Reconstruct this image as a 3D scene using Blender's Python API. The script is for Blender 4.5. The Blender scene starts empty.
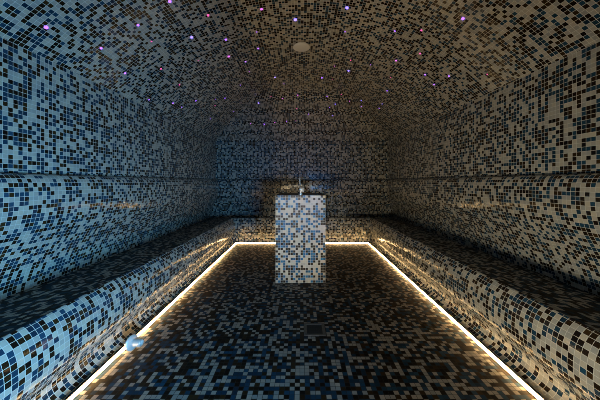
import bpy, bmesh, math, random
from mathutils import Vector, Matrix

random.seed(7)
scene = bpy.context.scene
COL = scene.collection
P = 0.026            # mosaic pitch
CAM = Vector((-0.02, 0.0, 1.05))
FPX = 265.0
HX, HY = 301.0, 182.0   # vanishing point in the 600x400 frame

# ------------------------------------------------------------------ helpers
def tag(o, label=None, cat=None, group=None, kind=None):
    if label: o['label'] = label
    if cat: o['category'] = cat
    if group: o['group'] = group
    if kind: o['kind'] = kind
    return o

def empty(name, loc):
    o = bpy.data.objects.new(name, None)
    COL.objects.link(o)
    o.location = loc
    o.empty_display_size = 0.1
    return o

def link(name, me, mats, parent=None, smooth=False):
    o = bpy.data.objects.new(name, me)
    COL.objects.link(o)
    for m in (mats if isinstance(mats, (list, tuple)) else [mats]):
        me.materials.append(m)
    if smooth:
        for p in me.polygons: p.use_smooth = True
        me.set_sharp_from_angle(angle=math.radians(38))
    if parent:
        o.parent = parent
        o.matrix_parent_inverse = Matrix.Translation(-Vector(parent.location))
    return o

def bm_obj(name, bm, mats, parent=None, smooth=False):
    me = bpy.data.meshes.new(name)
    bmesh.ops.recalc_face_normals(bm, faces=bm.faces[:])
    bm.to_mesh(me); bm.free()
    return link(name, me, mats, parent, smooth)

class Quads:
    """quads with explicit uv (in tiles)"""
    def __init__(self): self.v=[]; self.f=[]; self.uv=[]; self.cache={}
    def vert(self, p):
        k=(round(p[0],6),round(p[1],6),round(p[2],6))
        if k not in self.cache:
            self.cache[k]=len(self.v); self.v.append(k)
        return self.cache[k]
    def add(self, pts, uvs):
        ids=[self.vert(p) for p in pts]
        keep=[]; ku=[]
        for i,u in zip(ids,uvs):
            if i not in keep: keep.append(i); ku.append(u)
        if len(keep)<3: return
        self.f.append(keep); self.uv.append(ku)
    def build(self, name, mat, parent=None, smooth=False):
        me=bpy.data.meshes.new(name)
        me.from_pydata(self.v,[],self.f)
        l=me.uv_layers.new(name='UVMap')
        i=0
        for u in self.uv:
            for t in u:
                l.data[i].uv=(t[0]/P, t[1]/P); i+=1
        me.update()
        return link(name, me, mat, parent, smooth)

def smooth_profile(pts, n=6):
    """Catmull-Rom through the points"""
    out=[]
    q=[pts[0]]+list(pts)+[pts[-1]]
    for i in range(1,len(q)-2):
        p0,p1,p2,p3=q[i-1],q[i],q[i+1],q[i+2]
        for k in range(n):
            t=k/n
            out.append(tuple(0.5*((2*p1[j])+(-p0[j]+p2[j])*t+(2*p0[j]-5*p1[j]+4*p2[j]-p3[j])*t*t+(-p0[j]+3*p1[j]-3*p2[j]+p3[j])*t**3) for j in (0,1)))
    out.append(pts[-1])
    return out

def arclen(pts):
    s=[0.0]
    for a,b in zip(pts,pts[1:]): s.append(s[-1]+math.hypot(b[0]-a[0],b[1]-a[1]))
    return s

W0, D0, YF = 1.155, 4.54, -0.35     # bench face line: half width, depth; front wall plane
def section(side, prof, q=None, v0=0.0, YF=YF):
    """one straight run of a profile (offset outward, height), mitred at the back corners"""
    q=q or Quads(); s=arclen(prof); N=8
    for (a,b,sa,sb) in zip(prof,prof[1:],s,s[1:]):
        va,vb=v0+sa,v0+sb
        if side in('left','right'):
            sg=-1 if side=='left' else 1
            u0=0 if side=='left' else 40*P*7
            ya,yb=D0+a[0],D0+b[0]
            pts=[(sg*(W0+a[0]),YF,a[1]),(sg*(W0+a[0]),ya,a[1]),(sg*(W0+b[0]),yb,b[1]),(sg*(W0+b[0]),YF,b[1])]
            uv=[(u0+YF,va),(u0+ya,va),(u0+yb,vb),(u0+YF,vb)]
            if sg>0: pts.reverse(); uv.reverse()
        else:
            xa,xb=W0+a[0],W0+b[0]; u0=90*P*7
            pts=[(-xa,D0+a[0],a[1]),(xa,D0+a[0],a[1]),(xb,D0+b[0],b[1]),(-xb,D0+b[0],b[1])]
            uv=[(u0-xa,va),(u0+xa,va),(u0+xb,vb),(u0-xb,vb)]
        q.add(pts,uv)
    return q

# ------------------------------------------------------------------ materials
def nodes(name):
    m=bpy.data.materials.new(name); m.use_nodes=True
    nt=m.node_tree; nt.nodes.clear()
    out=nt.nodes.new('ShaderNodeOutputMaterial')
    b=nt.nodes.new('ShaderNodeBsdfPrincipled')
    nt.links.new(b.outputs[0],out.inputs[0])
    return m,nt,b

def plain(name, col, rough=0.5, metal=0.0, bump=0.0):
    m,nt,b=nodes(name)
    b.inputs['Base Color'].default_value=(*col,1)
    b.inputs['Metallic'].default_value=metal
    n=nt.nodes.new('ShaderNodeTexNoise'); n.inputs['Scale'].default_value=60
    mr=nt.nodes.new('ShaderNodeMapRange')
    mr.inputs['To Min'].default_value=max(0,rough-0.05); mr.inputs['To Max'].default_value=min(1,rough+0.05)
    nt.links.new(n.outputs['Fac'],mr.inputs['Value']); nt.links.new(mr.outputs[0],b.inputs['Roughness'])
    if bump:
        bp=nt.nodes.new('ShaderNodeBump'); bp.inputs['Strength'].default_value=bump; bp.inputs['Distance'].default_value=0.002
        nt.links.new(n.outputs['Fac'],bp.inputs['Height']); nt.links.new(bp.outputs[0],b.inputs['Normal'])
    return m

def glow(name, col, strength):
    m=bpy.data.materials.new(name); m.use_nodes=True
    nt=m.node_tree; nt.nodes.clear()
    out=nt.nodes.new('ShaderNodeOutputMaterial'); e=nt.nodes.new('ShaderNodeEmission')
    e.inputs[0].default_value=(*col,1); e.inputs[1].default_value=strength
    nt.links.new(e.outputs[0],out.inputs[0])
    return m

LIGHT_A=(0.44,0.41,0.34); LIGHT_B=(0.30,0.31,0.30)
NAVY_A=(0.007,0.024,0.045); NAVY_B=(0.015,0.058,0.105)
DARK_A=(0.007,0.005,0.004); DARK_B=(0.04,0.022,0.008)
def mosaic(name, p_light, p_navy, grout=(0.52,0.52,0.48), rough=0.16, jitter=0.07, shift=0.0, joint=0.042, spec=0.3, light=(LIGHT_A,LIGHT_B), navy=(NAVY_A,NAVY_B)):
    m,nt,b=nodes(name); L=nt.links.new
    def nd(t,**k):
        n=nt.nodes.new(t)
        for a,v in k.items(): setattr(n,a,v)
        return n
    uv=nd('ShaderNodeUVMap'); uv.uv_map='UVMap'
    off=nd('ShaderNodeVectorMath',operation='ADD'); off.inputs[1].default_value=(shift,shift*0.7,0)
    L(uv.outputs[0],off.inputs[0])
    fl=nd('ShaderNodeVectorMath',operation='FLOOR'); L(off.outputs[0],fl.inputs[0])
    fr=nd('ShaderNodeVectorMath',operation='FRACTION'); L(off.outputs[0],fr.inputs[0])
    w1=nd('ShaderNodeTexWhiteNoise',noise_dimensions='2D'); L(fl.outputs[0],w1.inputs['Vector'])
    o2=nd('ShaderNodeVectorMath',operation='ADD'); o2.inputs[1].default_value=(317.0,151.0,0); L(fl.outputs[0],o2.inputs[0])
    w2=nd('ShaderNodeTexWhiteNoise',noise_dimensions='2D'); L(o2.outputs[0],w2.inputs['Vector'])
    def mix(fac,a,bb):
        n=nd('ShaderNodeMix',data_type='RGBA')
        if fac is not None: L(fac,n.inputs[0])
        for k,x in ((6,a),(7,bb)):
            if isinstance(x,tuple): n.inputs[k].default_value=(*x,1)
            else: L(x,n.inputs[k])
        return n.outputs[2]
    def gt(val,thr):
        n=nd('ShaderNodeMath',operation='GREATER_THAN'); L(val,n.inputs[0]); n.inputs[1].default_value=thr
        return n.outputs[0]
    v2=w2.outputs['Value']
    cl=mix(v2,*light); cn=mix(v2,*navy)
    pw=nd('ShaderNodeMath',operation='POWER'); L(v2,pw.inputs[0]); pw.inputs[1].default_value=2.0
    cd=mix(pw.outputs[0],DARK_A,DARK_B)
    c=mix(gt(w1.outputs['Value'],p_light),cl,cn)
    c=mix(gt(w1.outputs['Value'],p_light+p_navy),c,cd)
    # joints between the tiles
    sep=nd('ShaderNodeSeparateXYZ'); L(fr.outputs[0],sep.inputs[0])
    def edge(s):
        a=nd('ShaderNodeMath',operation='SUBTRACT'); L(s,a.inputs[0]); a.inputs[1].default_value=0.5
        d=nd('ShaderNodeMath',operation='ABSOLUTE'); L(a.outputs[0],d.inputs[0])
        return d.outputs[0]
    mx=nd('ShaderNodeMath',operation='MAXIMUM'); L(edge(sep.outputs[0]),mx.inputs[0]); L(edge(sep.outputs[1]),mx.inputs[1])
    g=gt(mx.outputs[0],0.5-joint)
    c=mix(g,c,grout)
    L(c,b.inputs['Base Color']); b.inputs['Specular IOR Level'].default_value=spec
    rr=nd('ShaderNodeMapRange'); L(g,rr.inputs['Value']); rr.inputs['To Min'].default_value=rough; rr.inputs['To Max'].default_value=0.75
    L(rr.outputs[0],b.inputs['Roughness'])
    # each small tile is set at a slightly different tilt
    geo=nd('ShaderNodeNewGeometry')
    sb=nd('ShaderNodeVectorMath',operation='SUBTRACT'); L(w2.outputs['Color'],sb.inputs[0]); sb.inputs[1].default_value=(0.5,0.5,0.5)
    sc=nd('ShaderNodeVectorMath',operation='SCALE'); L(sb.outputs[0],sc.inputs[0]); sc.inputs['Scale'].default_value=jitter
    ad=nd('ShaderNodeVectorMath',operation='ADD'); L(geo.outputs['Normal'],ad.inputs[0]); L(sc.outputs[0],ad.inputs[1])
    nn=nd('ShaderNodeVectorMath',operation='NORMALIZE'); L(ad.outputs[0],nn.inputs[0])
    L(nn.outputs[0],b.inputs['Normal'])
    return m

M_WALL=mosaic('wall_mosaic',0.40,0.30,shift=3)
M_BACK=mosaic('bench_mosaic',0.41,0.29,shift=211)
M_FACE=mosaic('bench_face_mosaic',0.40,0.25,jitter=0.12,spec=0.5,shift=57)
M_SEAT=mosaic('seat_mosaic',0.36,0.30,grout=(0.03,0.03,0.03),rough=0.5,spec=0.05,light=((0.55,0.52,0.44),(0.36,0.37,0.36)),shift=91)
M_FLOOR=mosaic('floor_mosaic',0.33,0.27,grout=(0.03,0.03,0.03),rough=0.5,spec=0.05,light=((0.38,0.33,0.27),(0.24,0.24,0.23)),shift=131)
M_CEIL=mosaic('ceiling_mosaic',0.42,0.22,grout=(0.62,0.61,0.56),spec=0.12,shift=23)
M_PED=mosaic('pedestal_mosaic',0.37,0.33,rough=0.4,jitter=0.03,spec=0.25,navy=((0.006,0.045,0.10),(0.015,0.15,0.32)),light=((0.50,0.46,0.37),(0.38,0.38,0.34)),shift=77)
M_DARKRIM=plain('dark_stone',(0.012,0.012,0.013),0.7)
M_CHROME=plain('chrome',(0.75,0.77,0.8),0.12,1.0)
M_STEEL=plain('brushed_steel',(0.55,0.56,0.58),0.3,1.0)
M_DULL=plain('dull_dark_metal',(0.09,0.08,0.07),0.6,0.1)
M_TAP=plain('satin_chrome',(0.45,0.47,0.5),0.35,0.9)
M_NOZ=plain('satin_steel',(0.74,0.75,0.76),0.4,0.5)
M_BLACK=plain('black_void',(0.018,0.017,0.016),0.8)
M_PLASTIC=plain('grey_white_plastic',(0.8,0.8,0.8),0.5)
M_PLASTER=plain('plaster',(0.35,0.36,0.38),0.9,bump=0.2)
M_LED=glow('led_diffuser_glow',(1.0,0.63,0.27),27.0)

# ------------------------------------------------------------------ the room
O_WALL=0.475; Z_LEDGE=1.105; Z_SPRING=1.83
def wall(side,name):
    prof=[(0.50,1.10),(0.50,1.112),(O_WALL,1.112),(O_WALL,Z_SPRING)]      # the bench backrest forms the wall below; foot recess added to shade the ledge line
    o=section(side,prof).build(name,M_WALL)
    tag(o,kind='structure')
wall('left','wall_left'); wall('right','wall_right'); wall('back','wall_back')

XW=W0+O_WALL; YB=D0+O_WALL
RISE=0.68; R=(XW*XW+RISE*RISE)/(2*RISE)
def vault(t):           # height above the spring line at distance t in from the wall
    x=XW-min(max(t,0.0),XW)
    return math.sqrt(R*R-x*x)-(R-RISE)
q=Quads(); n=26
ts=[XW*i/n for i in range(n+1)]
prof=[(t,Z_SPRING+vault(t)) for t in ts]; s=arclen(prof); S=s[-1]
for i in range(n):
    (ta,za),(tb,zb)=prof[i],prof[i+1]; sa,sb=s[i],s[i+1]
    q.add([(-(XW-ta),YF,za),(-(XW-tb),YF,zb),(-(XW-tb),YB-tb,zb),(-(XW-ta),YB-ta,za)],[(YF,sa),(YF,sb),(YB-tb,sb),(YB-ta,sa)])
    q.add([(XW-ta,YF,za),(XW-ta,YB-ta,za),(XW-tb,YB-tb,zb),(XW-tb,YF,zb)],[(YF,2*S-sa),(YB-ta,2*S-sa),(YB-tb,2*S-sb),(YF,2*S-sb)])
    u0=300*P
    q.add([(-(XW-ta),YB-ta,za),(-(XW-tb),YB-tb,zb),(XW-tb,YB-tb,zb),(XW-ta,YB-ta,za)],[(u0-(XW-ta),sa),(u0-(XW-tb),sb),(u0+(XW-tb),sb),(u0+(XW-ta),sa)])
tag(q.build('ceiling',M_CEIL,smooth=False),kind='structure')

q=Quads()
fx=W0+0.12; fy=D0+0.12
q.add([(-fx,YF,0),(fx,YF,0),(fx,fy,0),(-fx,fy,0)],[(-fx,YF),(fx,YF),(fx,fy),(-fx,fy)])
tag(q.build('floor',M_FLOOR),kind='structure')

# front wall behind the camera, with the open doorway the photograph is taken from
DX0,DX1,DZ=-0.55,0.80,1.95
bm=bmesh.new()
def add_box(bm,x0,x1,y0,y1,z0,z1):
    r=bmesh.ops.create_cube(bm,size=1.0)
    bmesh.ops.scale(bm,vec=(x1-x0,y1-y0,z1-z0),verts=r['verts'])
    bmesh.ops.translate(bm,vec=((x0+x1)/2,(y0+y1)/2,(z0+z1)/2),verts=r['verts'])
    return r['verts']
add_box(bm,-1.9,DX0,YF-0.12,YF,0,2.65); add_box(bm,DX1,1.9,YF-0.12,YF,0,2.65); add_box(bm,DX0,DX1,YF-0.12,YF,DZ,2.65)
tag(bm_obj('wall_front',bm,M_PLASTER),kind='structure')

# ------------------------------------------------------------------ the bench, one run around three walls
bench=empty('tiled_bench',(0,D0+0.3,0))
tag(bench,'continuous mosaic-tiled bench running around three walls with curved backrest and rounded front','bench')
face=smooth_profile([(0.010,0.0),(0.045,0.025),(0.064,0.065),(0.058,0.100),(0.034,0.130),(0.013,0.170),(0.003,0.215),(0.0,0.26),(0.007,0.325),(0.024,0.375),(0.050,0.412),(0.066,0.424)])
seat=[(0.066,0.424),(0.25,0.403),(0.45,0.378),(0.63,0.355)]
back=smooth_profile([(0.63,0.355),(0.615,0.42),(0.575,0.53),(0.51,0.66),(0.450,0.77),(0.42,0.87),(0.412,0.96),(0.415,1.025),(0.427,1.065),(0.448,1.090),(O_WALL,1.10),(0.50,1.10)])
for sd in ('left','right','back'):
    section(sd,face,YF=YF+0.03).build('front_panel',M_FACE,bench,True)
    o=section(sd,seat,YF=YF+0.03).build('seat',M_SEAT,bench)
    tag(o,label='darker mosaic seat surface')
    section(sd,back,YF=YF+0.03).build('backrest',M_BACK,bench,True)

# ------------------------------------------------------------------ LED strip on the floor along the bench foot
def u_path(off0,off1,z0,z1,bm):
    """a U-shaped bar between two plan offsets"""
    def ring(o,z): return [bm.verts.new(p) for p in ((-(W0+o),YF+0.04,z),(-(W0+o),D0+o,z),(W0+o,D0+o,z),(W0+o,YF+0.04,z))]
    a,b,c,d=ring(off0,z0),ring(off0,z1),ring(off1,z1),ring(off1,z0)
    for r1,r2 in ((a,b),(b,c),(c,d),(d,a)):
        for i in range(3): bm.faces.new((r1[i],r1[i+1],r2[i+1],r2[i]))
    for i in (0,3): bm.faces.new((a[i],b[i],c[i],d[i]))
strip=empty('led_strip',(0,D0-0.02,0))
tag(strip,'glowing warm white LED strip on the floor along the foot of the bench','light strip')
bm=bmesh.new(); u_path(-0.037,-0.022,0.0,0.004,bm); u_path(-0.0305,-0.022,0.004,0.019,bm); u_path(-0.0285,-0.026,0.019,0.0205,bm)
bm_obj('channel',bm,M_STEEL,strip)
bm=bmesh.new(); u_path(-0.0355,-0.0310,0.004,0.0235,bm)
tag(bm_obj('diffuser',bm,M_LED,strip),label='glowing warm white diffuser')

# ------------------------------------------------------------------ pedestal with tap
PX,PY,PW,PH=-0.025,2.755+0.26,0.26,35*P
ped=empty('tiled_pedestal',(PX,PY,0))
tag(ped,'square mosaic-clad pedestal standing in the middle of the floor with a tap on top','pedestal')
q=Quads()
c4=[(-PW,-PW),(PW,-PW),(PW,PW),(-PW,PW)]
for k in range(4):
    a,b=c4[k],c4[(k+1)%4]
    q.add([(PX+a[0],PY+a[1],0),(PX+b[0],PY+b[1],0),(PX+b[0],PY+b[1],PH),(PX+a[0],PY+a[1],PH)],[(k*20*P,0),((k+1)*20*P,0),((k+1)*20*P,PH),(k*20*P,PH)])
q.build('column',M_PED,ped)
# dark recessed top: rim and a shallow bowl
bm=bmesh.new()
def ring4(h,z): return [bm.verts.new((PX+sx*h,PY+sy*h,z)) for sx,sy in ((-1,-1),(1,-1),(1,1),(-1,1))]
rs=[ring4(PW-0.004,PH-0.004),ring4(PW-0.004,PH+0.006),ring4(PW-0.05,PH+0.006),ring4(PW-0.07,PH-0.05),ring4(PW-0.16,PH-0.075)]
for r1,r2 in zip(rs,rs[1:]):
    for i in range(4): bm.faces.new((r1[i],r1[(i+1)%4],r2[(i+1)%4],r2[i]))
bm.faces.new(rs[-1])
tag(bm_obj('basin',bm,M_DARKRIM,ped),label='dark basin in the top')

def lathe(bm,prof,axis_o,axis_d,n=24):
    """revolve (radius, along) about an axis"""
    d=Vector(axis_d).normalized(); a=d.orthogonal().normalized(); b=d.cross(a); o=Vector(axis_o)
    rings=[]
    for r,t in prof:
        if r<1e-6: rings.append([bm.verts.new(o+d*t)])
        else: rings.append([bm.verts.new(o+d*t+(a*math.cos(2*math.pi*k/n)+b*math.sin(2*math.pi*k/n))*r) for k in range(n)])
    for r1,r2 in zip(rings,rings[1:]):
        for k in range(n):
            j=(k+1)%n
            if len(r1)==1 and len(r2)==1: continue
            if len(r1)==1: bm.faces.new((r1[0],r2[k],r2[j]))
            elif len(r2)==1: bm.faces.new((r1[k],r1[j],r2[0]))
            else: bm.faces.new((r1[k],r1[j],r2[j],r2[k]))
def tube(bm,pts,r,n=14):
    pts=[Vector(p) for p in pts]; rings=[]
    for i,p in enumerate(pts):
        d=(pts[min(i+1,len(pts)-1)]-pts[max(i-1,0)]).normalized()
        a=d.cross(Vector((0.3,1,0.1))).normalized(); b=d.cross(a)
        rings.append([bm.verts.new(p+(a*math.cos(2*math.pi*k/n)+b*math.sin(2*math.pi*k/n))*r) for k in range(n)])
    for r1,r2 in zip(rings,rings[1:]):
        for k in range(n): bm.faces.new((r1[k],r1[(k+1)%n],r2[(k+1)%n],r2[k]))
    bm.faces.new(rings[0]); bm.faces.new(rings[-1])

FX,FY,FZ=PX+0.002,PY-PW+0.035,PH+0.006
bm=bmesh.new()
lathe(bm,[(0,0),(0.026,0),(0.026,0.006),(0.017,0.012),(0.015,0.03),(0.015,0.075),(0.012,0.085),(0,0.087)],(FX,FY,FZ),(0,0,1))
tap=bm_obj('faucet',bm,M_TAP,ped,True); tag(tap,label='slim chrome tap')
def sub(name,bm,mat,par,label=None):
    me=bpy.data.meshes.new(name); bmesh.ops.recalc_face_normals(bm,faces=bm.faces[:]); bm.to_mesh(me); bm.free()
    o=bpy.data.objects.new(name,me); COL.objects.link(o); me.materials.append(mat)
    for p in me.polygons: p.use_smooth=True
    o.parent=par
    o.matrix_parent_inverse=Matrix.Identity(4)
    if label: o['label']=label
    return o
bm=bmesh.new(); tube(bm,[(FX-0.004,FY,FZ+0.07),(FX-0.008,FY,FZ+0.12),(FX-0.010,FY,FZ+0.17),(FX-0.010,FY-0.004,FZ+0.19),(FX-0.010,FY-0.014,FZ+0.198),(FX-0.010,FY-0.030,FZ+0.198)],0.0085)
sub('spout',bm,M_TAP,tap)
bm=bmesh.new(); lathe(bm,[(0,0),(0.012,0),(0.014,0.018),(0.025,0.02),(0.027,0.036),(0.019,0.048),(0,0.052)],(FX+0.010,FY,FZ+0.050),(0.1,-1,0.1))
sub('knob',bm,M_NOZ,tap)

# ------------------------------------------------------------------ steam nozzle at the foot of the left bench
NX,NY,NZ=-1.10,1.63,0.062
noz=empty('steam_nozzle',(NX,NY,0))
tag(noz,'small chrome steam nozzle with a round flange at the foot of the left bench run','steam nozzle')
bm=bmesh.new(); lathe(bm,[(0,0),(0.012,0),(0.012,0.06),(0,0.06)],(NX,NY,NZ),(1,0,0))
bm_obj('pipe',bm,M_CHROME,noz,True)
bm=bmesh.new(); lathe(bm,[(0,0),(0.036,0),(0.045,0.004),(0.045,0.010),(0.038,0.015),(0.018,0.018),(0,0.018)],(NX+0.035,NY,NZ),(1,-0.25,0.1),32)
bm_obj('flange',bm,M_NOZ,noz,True)
bm=bmesh.new(); lathe(bm,[(0,0),(0.020,0),(0.022,0.004),(0.022,0.048),(0.019,0.053),(0.014,0.053),(0.012,0.040),(0,0.040)],(NX+0.05,NY,NZ),(1,-0.1,0.02),28)
bm_obj('outlet',bm,M_NOZ,noz,True)

# ------------------------------------------------------------------ floor drain
GX,GY=0.076,1.05*FPX/(329.5-HY); gw,gh=0.075,0.077
dr=empty('floor_drain',(GX,GY,0))
tag(dr,'small square dark metal drain set in the floor in front of the pedestal','floor drain')
bm=bmesh.new()
def ringr(w,h,z): return [bm.verts.new((GX+sx*w,GY+sy*h,z)) for sx,sy in ((-1,-1),(1,-1),(1,1),(-1,1))]
rs=[ringr(gw,gh,0.0005),ringr(gw,gh,0.004),ringr(gw-0.018,gh-0.018,0.004),ringr(gw-0.02,gh-0.02,0.001)]
for r1,r2 in zip(rs,rs[1:]):
    for i in range(4): bm.faces.new((r1[i],r1[(i+1)%4],r2[(i+1)%4],r2[i]))
bm_obj('frame',bm,M_DULL,dr)
bm=bmesh.new()
add_box(bm,GX-gw+0.019,GX+gw-0.019,GY-gh+0.019,GY+gh-0.019,0.0004,0.0012)
for k in range(5):
    x=GX-0.032+0.016*k; add_box(bm,x-0.003,x+0.003,GY-gh+0.019,GY+gh-0.019,0.0012,0.003)
tag(bm_obj('grate',bm,M_BLACK,dr),label='black slotted grate')

# ------------------------------------------------------------------ ceiling geometry queries
def ceil_z(x,y): return Z_SPRING+vault(min(XW-abs(x),YB-y))
def ceil_hit(px,py):
    d=Vector(((px-HX)/FPX,1.0,-(py-HY)/FPX)); t=0.3
    while t<6:
        p=CAM+d*t
        if p.z>=ceil_z(p.x,p.y): break
        t+=0.002
    e=0.004
    nx=(ceil_z(p.x+e,p.y)-ceil_z(p.x-e,p.y))/(2*e); ny=(ceil_z(p.x,p.y+e)-ceil_z(p.x,p.y-e))/(2*e)
    p=Vector((p.x,p.y,ceil_z(p.x,p.y)))
    return p,Vector((nx,ny,-1)).normalized()      # normal pointing into the room

# round vent cover at the crown
p,nr=ceil_hit(301.5,45.5)
vn=empty('ceiling_vent',p)
tag(vn,'pale grey round vent cover at the crown of the mosaic ceiling','ceiling vent')
nr=Vector((0,0,-1))
bm=bmesh.new(); lathe(bm,[(0.075,-0.02),(0.075,0.006),(0.07,0.010),(0.06,0.010),(0.06,-0.02)],p,nr,40)
bm_obj('collar',bm,M_PLASTIC,vn,True)
bm=bmesh.new(); lathe(bm,[(0,0.0),(0.055,0.0),(0.055,0.014),(0.088,0.014),(0.091,0.019),(0.089,0.024),(0.078,0.028),(0.04,0.031),(0,0.032)],p,nr,48)
bm_obj('cover_disc',bm,M_PLASTIC,vn,True)

# ------------------------------------------------------------------ fibre-optic stars
STARS=[(46,27,'v',1.2),(101,48,'v',1),(138,24.7,'v',1),(125,73,'v',1),(149,99.5,'v',.8),(151.5,41.2,'p',.7),(169.7,1,'v',1.2),
(208,15,'p',1.1),(191.6,37,'b',1.3),(225.8,39.3,'v',1.2),(228.7,56.2,'m',1.3),(245.5,61.4,'v',1),(258.2,48.3,'v',1),(160.9,68.7,'p',.9),
(198.3,60.3,'p',.6),(256.7,31.8,'v',.6),(249.3,71.5,'m',.6),(261.5,9,'m',1.1),(295.3,19.3,'b',1.6),(347,7.5,'b',1.4),(345.2,31.5,'v',.7),
(334.6,66,'m',.7),(348.6,70.6,'b',1.3),(394.9,30.9,'v',.8),(421.5,30,'p',.9),(420.2,53.4,'p',.9),(396.2,60.3,'m',1.1),(350.7,60,'p',.9),
(370.5,64.6,'v',.6),(425.2,74.4,'v',1),(463.1,18.4,'v',1.2),(487.3,74.2,'p',.6),(449,76,'v',.9),(179.4,84.7,'p',.9),(172.8,103,'v',1),
(181.6,107,'v',.8),(195.8,100.6,'v',.9),(215,105.6,'p',.8),(215.3,99,'v',.6),(224.9,98,'v',.9),(233.7,111.4,'v',.8),(210.3,118.7,'v',.8),
(240.2,85,'v',.7),(258.6,103,'b',1.2),(250.5,123.4,'m',.8),(264.2,124,'v',1.1),(274.9,122.5,'m',.8),(271.1,96.5,'p',.7),(274.9,77.2,'b',1.2),
(284,83.7,'v',.6),(321.9,77.7,'v',1.1),(332.7,79,'p',.6),(282.7,98.3,'m',.9),(297.7,95,'m',1),(296.8,108.4,'p',.9),(327.1,96.3,'v',.9),
(341.2,94.4,'p',.8),(335.2,104,'b',.9),(329.6,107.5,'v',.7),(349.6,101,'m',.8),(361.2,100.6,'b',.9),(361.4,106.2,'v',.8),(308.4,114,'v',.9),
(332.7,115.6,'b',.9),(286.5,121.2,'v',.8),(295.7,120.6,'m',.5),(379.2,108.2,'v',.9),(434.2,84.3,'v',.9),(390.6,77.2,'p',.7),(387.2,90.7,'v',.9),(382.2,103.8,'b',.7)]
CN={'v':'violet','b':'blue','p':'pink','m':'magenta'}
STARMAT={'v':glow('violet_star_glow',(0.34,0.13,1.0),2.6),'b':glow('blue_star_glow',(0.22,0.16,1.0),3.2),
         'p':glow('pink_star_glow',(0.9,0.12,0.42),1.4),'m':glow('magenta_star_glow',(0.72,0.14,0.85),1.9)}
ORD=['first','second','third','fourth','fifth','sixth','seventh','eighth','ninth','tenth','eleventh','twelfth','thirteenth','fourteenth','fifteenth','sixteenth','seventeenth']
def zone(x,y):
    if x<185 : return 'on the ceiling slope above the left wall'
    if x>405 : return 'on the ceiling slope above the right wall'
    if y<68: return ('on the ceiling left of the vent' if x<301 else 'on the ceiling right of the vent')
    return 'on the far ceiling above the back wall'
zs={}
for st in STARS: zs.setdefault((zone(st[0],st[1]),st[2]),[]).append(st)
STARMESH={}
for c,mt in STARMAT.items():
    bm=bmesh.new()
    lathe(bm,[(0.0075,-0.002),(0.0078,0.001),(0.0062,0.0045),(0.003,0.0066),(0,0.0072)],(0,0,0),(0,0,1),14)
    me=bpy.data.meshes.new('star_spotlight'); bmesh.ops.recalc_face_normals(bm,faces=bm.faces[:]); bm.to_mesh(me); bm.free()
    me.materials.append(mt)
    for pl in me.polygons: pl.use_smooth=True
    STARMESH[c]=me
for st in STARS:
    x,y,c,sz=st
    p,nr=ceil_hit(x,y)
    o=bpy.data.objects.new('star_spotlight',STARMESH[c]); COL.objects.link(o)
    o.location=p; o.rotation_mode='QUATERNION'; o.rotation_quaternion=nr.to_track_quat('Z','Y')
    o.scale=(sz*1.2,)*3
    z=zone(x,y); g=sorted(zs[(z,c)]); i=g.index(st)
    if len(g)==1: lab='the only %s star light %s'%(CN[c],z)
    else: lab='%s %s star light from the left %s'%(ORD[i],CN[c],z)
    tag(o,lab,'star light','fibre-optic star lights in the ceiling')

# ------------------------------------------------------------------ light from the lobby through the doorway, plus two added fills
def area(name,loc,target,sx,sy,col,power,spread):
    l=bpy.data.lights.new(name,'AREA'); l.shape='RECTANGLE'; l.size=sx; l.size_y=sy; l.color=col; l.energy=power; l.spread=math.radians(spread)
    o=bpy.data.objects.new(name,l); COL.objects.link(o); o.location=loc
    o.rotation_euler=(Vector(target)-Vector(loc)).to_track_quat('-Z','Y').to_euler()
    return o
def spot(name,loc,target,deg,blend,rad,col,power):
    l=bpy.data.lights.new(name,'SPOT'); l.spot_size=math.radians(deg); l.spot_blend=blend; l.shadow_soft_size=rad; l.color=col; l.energy=power
    o=bpy.data.objects.new(name,l); COL.objects.link(o); o.location=loc
    o.rotation_euler=(Vector(target)-Vector(loc)).to_track_quat('-Z','Y').to_euler()
    return o
area('lobby_blue_light',(0.70,-0.7,0.50),(-1.6,1.1,0.35),0.2,0.4,(0.19,0.59,1.0),42,90)
area('back_wall_blue_fill',(0.45,-0.7,0.60),(-0.25,5.0,1.25),0.2,0.2,(0.05,0.36,1.0),1.5,34)  # extra unseen lamp added to bring blue onto the back wall
area('lobby_white_light',(-0.45,-0.7,0.35),(1.2,1.35,0.30),0.15,0.15,(1.0,0.91,0.68),5,64)
spot('pedestal_fill_spot',(-0.15,-0.7,1.05),(-0.02,2.75,0.52),20,0.6,0.03,(1.0,0.88,0.66),185)  # unseen spot added to brighten the pedestal without lighting the back wall
area('lobby_warm_light',(-0.565,-1.6,0.35),(0.5,2.4,2.4),0.03,0.1,(1.0,0.74,0.40),8,80)

w=bpy.data.worlds.new('World'); scene.world=w; w.use_nodes=True
w.node_tree.nodes['Background'].inputs[0].default_value=(0.1,0.14,0.2,1)
w.node_tree.nodes['Background'].inputs[1].default_value=0.15

# ------------------------------------------------------------------ camera
cd=bpy.data.cameras.new('camera'); co=bpy.data.objects.new('camera',cd); COL.objects.link(co)
co.location=CAM; co.rotation_euler=(math.radians(90),0,0)
cd.sensor_width=36; cd.lens=36*FPX/600
cd.shift_x=-(HX-300)/600; cd.shift_y=-(200-HY)/600
cd.clip_start=0.01
scene.camera=co
vs=scene.view_settings
vs.view_transform='Standard'; vs.look='None'; vs.exposure=0.0; vs.gamma=1.0; vs.use_curve_mapping=False

scene.cycles.filter_width=0.9
scene.cycles.sample_clamp_indirect=1.2
scene.cycles.denoising_prefilter='NONE'
